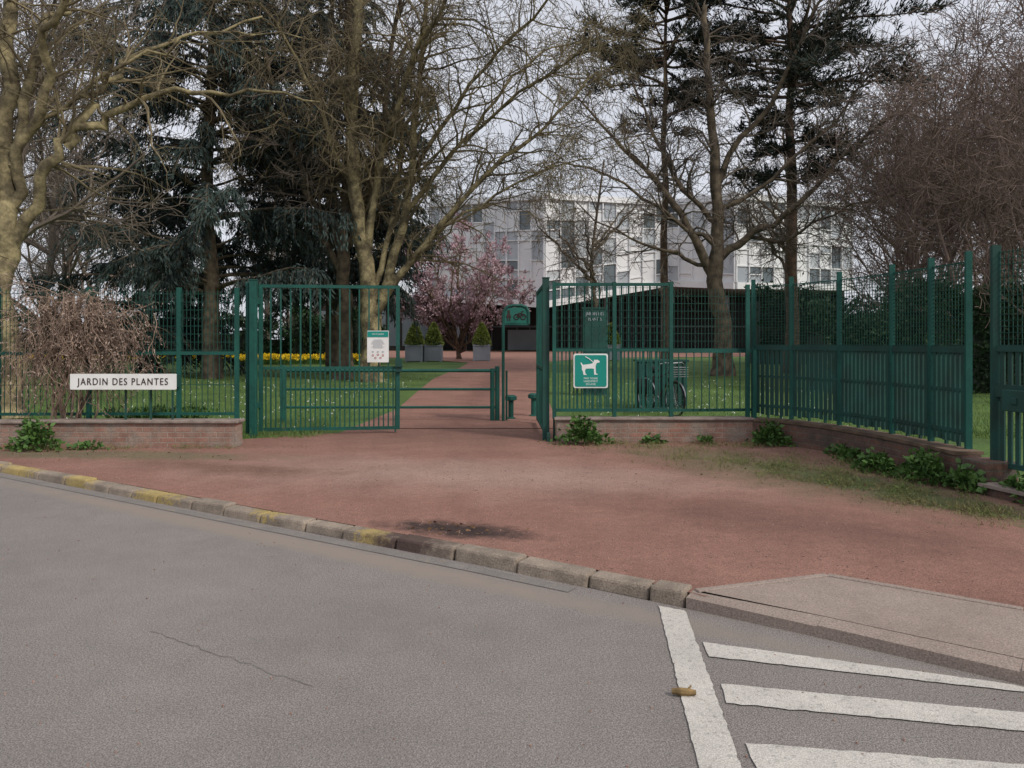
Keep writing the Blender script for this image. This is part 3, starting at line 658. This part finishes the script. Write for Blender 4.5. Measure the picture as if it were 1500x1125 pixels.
conifer('cedar_tree',(-15.0,31),9,.9,lambda z:4.4*(1-z/11),M['cedar'],M['bark_dark'],.22,8,.06,.28,.03,6,.9,gap=.45)
conifer('pine_tree',(11.9,32),22,8.0,lambda z:2.2 if z<11.2 else (5.8 if z<17 else max(.6,5.6-(z-17)*1.0)),M['pine'],M['bark_brown'],.30,6.5,.01,.30,.027,5,.15,flat=True,nwh=5,gap=.66)
conifer('pine_tree',(6.95,34),21,10.8,lambda z:1.8 if z<12.6 else 4.4,M['pine'],M['bark_brown'],.22,6.5,.01,.30,.027,5,.15,flat=True,nwh=5,gap=.68)
# magnolia
tips=[]; ms=1.24
ML=[[(0,.2),(.05,.9),(.1,2.2),(.0,4.5),(.2,7.4)],[(0,.8),(-1,2.4),(-2,4.2),(-2.7,5.8)],[(0,.8),(1,2.2),(2.1,3.8),(3.0,4.8)],[(.05,1.2),(.9,3.4),(1.5,5.5),(1.8,6.8)],[(.05,1),(-.7,3.4),(-1.2,5.5),(-1.7,6.8)],[(0,.9),(-.3,2.4,-1.2),(-.2,4.3,-2.0),(0,5.6,-2.3)],[(0,.7),(1.3,1.9,-.8),(2.6,2.7,-1.2),(3.5,3.2,-1.4)],[(0,.7),(-1.2,1.9,-.8),(-2.4,2.8,-1.2),(-3.2,3.4,-1.4)],[(0,.8),(.8,2.8,-1),(1.7,4.6,-1.6),(2.3,5.6,-1.6)],[(0,.8),(-.8,2.8,-1),(-1.7,4.4,-1.6),(-2.3,5.4,-1.6)],[(0,1.2),(-.8,2.6,-1),(-1.2,3.6,-1.9),(-1.6,4.2,-2.2)],[(0,1.2),(.8,2.6,-1),(1.3,3.6,-1.9),(1.7,3.9,-2.2)]]
ML=[[tuple(c*ms for c in q) for q in lb] for lb in ML]; ML[0][0]=(0,.3)
em=limbtree('magnolia_tree',(-3.7,52),ML,[(.2,.04)]+[(.10,.02)]*11,dict(cfgP,len=[1.8,.8,.4],den=[3.0,3.2,3.2],rad=[.035,.017,.012],rmin=.010,tip=1,grav=[.05,.05,.05],up=[.3,.2,.1]),M['bark_brown'],tips=tips,yj=1.8)
sel=random.sample(tips,min(len(tips),9500)); blades([tuple(t_[0]) for t_ in sel],[(t_[1].x,t_[1].y,t_[1].z+.6) for t_ in sel],4,.19,.052,.5,'blossoms',M['magnolia'],em,jit=.06)

def generic(name,m,H,spread,cfg,stems=1,r=.2):
    g=MB()
    for s_ in range(stems):
        base=Vector((random.gauss(0,.4*(stems>1)),random.gauss(0,.4*(stems>1)),0)); top=base+Vector((random.gauss(0,1)*spread*.25,random.gauss(0,1)*spread*.25,H))
        P=smooth_path([base,base.lerp(top,.3)+rv()*.2,base.lerp(top,.65)+rv()*.3,top],.06,3); R=[r*(1-.85*i/(len(P)-1)) for i in range(len(P))]
        g.tube(P,R,7)
        for k in range(int(9/stems)+4):
            i=random.randint(2,len(P)-2); a=random.random()*6.28; d=Vector((math.cos(a),math.sin(a),random.uniform(.5,1.2))).normalized(); L=spread*random.uniform(.6,1.1)
            q=[P[i]]
            for j in range(6): d=(d+rv()*.12+Vector((0,0,.04))).normalized(); q.append(q[-1]+d*L/6)
            rr=[R[i]*.6*(1-.8*j/6)+.01 for j in range(7)]; g.tube(q,rr,5); kids(g,q,rr,0,cfg,None,L)
    me=bpy.data.meshes.new(name); me.from_pydata(g.v,[],g.f); me.update(); me.materials.append(m); return me
cg=dict(seg=[5,4,2],wob=[.22,.26,.28],grav=[.02,.0,-.03],den=[2.5,3.0,3.3],ang=[.8,.8,.75],up=[.15,.05,0],len=[2.4,1.3,.75],rad=[.045,.02,.012],rmin=.010,tip=9)
G1=[generic('bare_a',M['bark_grey'],11,4.8,cg),generic('bare_b',M['bark_grey'],12,5.2,cg)]
cs=dict(cg,den=[2.5,3.0,3.2],rmin=.008,rad=[.035,.016,.010])
G2=[generic('shrub_a',M['twig_purple'],8,3.8,cs,3,.09),generic('shrub_b',M['twig_purple'],9,4.2,cs,3,.09)]
e=empty('distant_trees')
for i in range(24):
    if i<11: x=random.uniform(-48,-14); y=random.uniform(42,70)
    elif i<19: x=random.uniform(30,62); y=random.uniform(45,75)
    else: x=random.uniform(-14,26); y=random.uniform(108,122)
    o=bpy.data.objects.new('bare_tree_%d'%i,random.choice(G1)); col.objects.link(o); o.parent=e; o.location=(x,y,zf(y)-.1); s=random.uniform(.9,1.35); s*=1.4 if i>=19 else 1; o.scale=(s,s,s*random.uniform(.95,1.2)); o.rotation_euler=(0,0,random.random()*6.28)
e=empty('bare_thicket')
for i,(x,y,s) in enumerate([(15.5,24,1.0),(18.5,23,1.05),(16,29,1.05),(21,29,1.2),(24,33,1.3),(14.2,19.5,.82),(25,40,1.3),(20,39,1.2),(31,42,1.4),(13.2,25,.70),(18.5,33,1.35)]):
    o=bpy.data.objects.new('shrub_%d'%i,G2[i%2]); col.objects.link(o); o.parent=e; o.location=(x,y,zf(y)-.1); o.scale=(s,s,s*1.12); o.rotation_euler=(0,0,i*1.7)
for i,(x,y,s) in enumerate([(-15,21,1.0),(-19,30,1.1),(-21,24,1.2)]):
    o=bpy.data.objects.new('bare_tree',G1[i%2]); col.objects.link(o); o.location=(x,y,zf(y)-.1); o.scale=(s,s,s); o.rotation_euler=(0,0,i*2.1+1)

def hedge(name,x0,x1,y,d,h,n,m,lf=.22,wd=.07):
    A=[];D=[]
    hf=lambda x: h*(.85+.15*math.sin(x*.9+y)+.10*math.sin(x*2.3))
    for i in range(n):
        x=random.uniform(x0,x1); hh=hf(x); zb=zf(y)
        if random.random()<.55: A.append((x,y-d/2+random.gauss(0,.16),zb+random.uniform(0,hh))); D.append((0,-1,.4))
        else: A.append((x,y+random.uniform(-d/2,d/2),zb+hh+random.gauss(0,.2))); D.append((0,-.2,1))
    e=empty(name); blades(A,D,2,lf,wd,.6,'leaves',m,e,jit=.08)
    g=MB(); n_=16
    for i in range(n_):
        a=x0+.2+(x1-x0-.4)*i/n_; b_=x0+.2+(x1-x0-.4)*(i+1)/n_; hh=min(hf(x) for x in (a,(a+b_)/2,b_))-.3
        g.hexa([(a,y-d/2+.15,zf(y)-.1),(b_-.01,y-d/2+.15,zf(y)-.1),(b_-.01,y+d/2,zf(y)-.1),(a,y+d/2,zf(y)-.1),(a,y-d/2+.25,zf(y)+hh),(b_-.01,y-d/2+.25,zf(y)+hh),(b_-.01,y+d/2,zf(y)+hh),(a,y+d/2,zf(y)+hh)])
    g.obj('dark_filler',M['pine'],e)  # solid dark filler box added inside the leaves, no branches modelled
hedge('laurel_hedge',-34,-8.2,49,2,2.6,9000,M['hedge'])
hedge('laurel_hedge',14,46,44,2.5,4.2,8000,M['hedge'])
hedge('laurel_hedge',8.6,22,21.5,1.8,2.7,12000,M['hedge'],.15,.045)
hedge('evergreen_shrubs',-13.5,-9.2,46.3,1.6,3.4,3500,M['hedge'],.18,.05)
# flower bed
e=empty('daffodil_bed'); A=[]
for i in range(2600):
    x=random.choice([random.gauss(-14.2,.9),random.gauss(-9.2,.7),random.gauss(-26,1.6),random.uniform(-15.5,-7.4),random.uniform(-30,-8)]); y=43+random.gauss(0,.6); A.append((x,y,zf(y)+.42+random.uniform(-.12,.08)))
blades(A,[(0,-.5,.5)]*len(A),5,.12,.045,.8,'flowers',M['daffodil'],e,jit=.03)
blades([(a[0],a[1],zf(a[1])) for a in A],[(0,0,1)]*len(A),3,.36,.014,.15,'stems',M['weed'],e,jit=.05)
for x,y in ((-6.15,47.5),(-5.0,48),(-1.95,48.5),(6.6,50)):
    e=empty('topiary_planter'); g=MB(); zb=zf(y); g.box(x,y,zb+.05,zb+.98,1.05,1.05)
    g.box(x,y,zb+.98,zb+1.04,1.12,1.12)
    for sx in (-1,1):
        for sy_ in (-1,1): g.box(x+sx*.48,y+sy_*.48,zb-.02,zb+1.08,.12,.12)
    g.obj('planter_box',M['planter'],e)
    A=[];D=[]
    for i in range(1100):
        t_=random.random()**.8; a=random.random()*6.28; r=.56*(1-(t_**1.4)); A.append((x+r*math.cos(a),y+r*math.sin(a),zb+1.02+t_*1.4)); D.append((math.cos(a),math.sin(a),.5))
    blades(A,D,3,.12,.045,.5,'foliage',M['topiary'],e,jit=.03); g=MB(); g.tube([Vector((x,y,zb+1.0)),Vector((x,y,zb+2.1))],[.42,.04],10,True); g.obj('inner_mass',M['hedge'],e)
A=[]
for i in range(24000):
    y=11.3+ (random.random()**1.6)*22; x=random.uniform(-.75*y,.75*y)
    if -3.0<x<1.15 or (x>4 and y<11.5 and x<5.2): continue
    A.append((x,y,zf(y)))
blades(A,[(0,0,1)]*len(A),3,.085,.006,.35,'grass_blades',M['blade'],jit=.03,quad=False)
A=[]
for i in range(500):
    y=random.uniform(12,26); x=random.choice([random.uniform(-.6*y,-3),random.uniform(1.5,.5*y)]); A.append((x,y,zf(y)+.08))
blades(A,[(0,0,1)]*len(A),4,.024,.011,.9,'daisies',M['signwhite'],jit=.012)
A=[]
def patch(cx,cy,sx,sy_,n):
    for i in range(int(n*2.5)):
        x,y=random.gauss(cx,sx),random.gauss(cy,sy_)
        if math.sin(x*7+1.3*y)*math.sin(y*6-x*2)+random.gauss(0,.35)<-.05: continue
        if y>ky(x)+.3 and (x<.6 or y<10.82) and not(x>4.35 and y<9.3) : A.append((x,y,.07))
for c in ((1.7,10.3,.5,.2,180),(2.3,9.4,.4,.3,260),(2.9,8.7,.35,.35,380),(3.3,7.9,.3,.3,440),(3.7,7.0,.25,.3,460),(3.9,6.4,.2,.3,340),(4.1,8.6,.12,.6,320),(3.6,8.6,.3,.6,280),(-4.5,10.2,.8,.06,160),(-6.2,10.1,.5,.1,220),(3.2,10.4,.4,.15,220),(-3.3,11.6,.25,.1,120),(1.5,10.7,.5,.05,140)): patch(*c)
blades(A,[(0,0,1)]*len(A),4,.042,.004,.75,'grass_patches',M['drygrass'],jit=.03,quad=False,minz=.07)
for (x,y,sx,sy_,h,n) in ((1.0,10.62,.26,.1,.36,300),(3.6,10.5,.2,.14,.30,240),(-6.35,10.0,.28,.12,.36,320),(4.05,8.35,.12,.3,.18,220),(4.25,7.75,.14,.3,.27,330),(4.38,7.25,.08,.15,.2,120),(4.62,6.8,.08,.3,.2,150),(4.1,9.2,.08,.5,.12,160),(-7.6,10.0,.3,.1,.3,150),(2.0,10.72,.14,.04,.07,50),(2.75,10.7,.12,.05,.08,40),(-5.7,10.1,.2,.05,.07,60)):
    A=[];D=[]
    for i in range(n):
        a=random.random()*6.28; q=random.random(); px,py=x+sx*q*math.cos(a)*1.3*random.uniform(.6,1.3),y+sy_*q*math.sin(a)*1.3; A.append((px,py,.08+h*(1-q*q)*random.uniform(.2,1.05))); D.append((math.cos(a)*.8,math.sin(a)*.5-.3,.35))
    blades(A,D,2,.07,.026,.5,'leafy_weeds',M['weed'],jit=.025,minz=.075)
# dry creeper on the left fence
e=empty('climbing_vine'); g=MB(); A=[]
for i in range(560):
    x=-6.15+random.gauss(0,.42)
    if x>-5.0: continue
    z=min(2.26,2.05+random.uniform(-.75,.22)-max(0,(x+5.9))*.35); p=Vector((x,10.66+random.gauss(0,.07),z)); d=Vector((random.gauss(0,.6),random.gauss(-.15,.25),random.uniform(-.5,.3))).normalized(); P=[p]; L=random.uniform(.4,1.3)*(1.15 if x<-5.9 else .6); n=10
    for j in range(n):
        d=(d+Vector((-.01,.04,-.2))+rv()*.24).normalized(); q=P[-1]+d*L/n; q.z=max(q.z,.3); q.y=min(max(q.y,10.40),10.95); P.append(q)
        if random.random()<.5: A.append(tuple(q))
    g.tube(P,random.uniform(.0022,.0055),3)
for i in range(12):
    x=-6.35+random.gauss(0,.16); P=[Vector((x,10.66,.1))]
    for j in range(9): P.append(P[-1]+Vector((random.gauss(0,.06),random.gauss(0,.02),.23)))
    g.tube(P,.016,5)
g.obj('stems',M['vine'],e); blades(A,[(0,0,-1)]*len(A),3,.045,.008,.9,'dry_seedheads',M['vineseed'],e,jit=.03)
A=[(random.uniform(-6.0,-4.6),random.uniform(10.95,11.6),.07+random.uniform(.05,.4)) for i in range(700)]
blades(A,[(0,-.2,1)]*len(A),3,.09,.02,.6,'shrubby_plants',M['weed'],jit=.03,minz=.07)

# ------------------------------------------------------------ sky, sun, camera
w=bpy.data.worlds.new('World'); scene.world=w; w.use_nodes=True; n=w.node_tree.nodes; l=w.node_tree.links; bg=n['Background']
SE=math.radians(42); sd=Vector((.62,-.50,0)).normalized()
sk=n.new('ShaderNodeTexSky'); sk.sky_type='NISHITA'; sk.sun_disc=False; sk.sun_elevation=SE; sk.sun_rotation=math.atan2(sd.x,sd.y); sk.dust_density=3; sk.air_density=1; sk.ozone_density=1
hs=n.new('ShaderNodeHueSaturation'); hs.inputs['Saturation'].default_value=.4; l.new(sk.outputs[0],hs.inputs['Color'])
tc=n.new('ShaderNodeTexCoord'); no=n.new('ShaderNodeTexNoise'); no.inputs['Scale'].default_value=2.2; no.inputs['Detail'].default_value=6; l.new(tc.outputs['Generated'],no.inputs['Vector'])
r=n.new('ShaderNodeValToRGB'); r.color_ramp.elements[0].position=.25; r.color_ramp.elements[1].position=.65; r.color_ramp.elements[0].color=(.40,.40,.40,1); r.color_ramp.elements[1].color=(1,1,1,1); l.new(no.outputs['Fac'],r.inputs['Fac'])
mx=n.new('ShaderNodeMix'); mx.data_type='RGBA'; l.new(r.outputs[0],mx.inputs['Factor']); l.new(hs.outputs[0],mx.inputs['A']); mx.inputs['B'].default_value=(5.25,5.4,5.95,1)
l.new(mx.outputs['Result'],bg.inputs['Color']); bg.inputs['Strength'].default_value=.15
ld=bpy.data.lights.new('sun','SUN'); ld.energy=2.25; ld.angle=math.radians(10); ld.color=(1,.94,.85)
lo=bpy.data.objects.new('sun',ld); col.objects.link(lo); dirv=Vector((sd.x*math.cos(SE),sd.y*math.cos(SE),math.sin(SE))); lo.rotation_euler=dirv.to_track_quat('Z','Y').to_euler()
cd=bpy.data.cameras.new('camera'); cd.sensor_width=36; cd.lens=26.4; cd.shift_y=-.0397; cd.clip_end=3000; cd.clip_start=.05
co=bpy.data.objects.new('camera',cd); col.objects.link(co); co.location=(0,0,1.5); co.rotation_euler=(math.pi/2,0,0); scene.camera=co
scene.view_settings.view_transform='Standard'; scene.view_settings.look='None'; scene.view_settings.exposure=0
print('FACES',sum(len(m.polygons) for m in bpy.data.meshes))
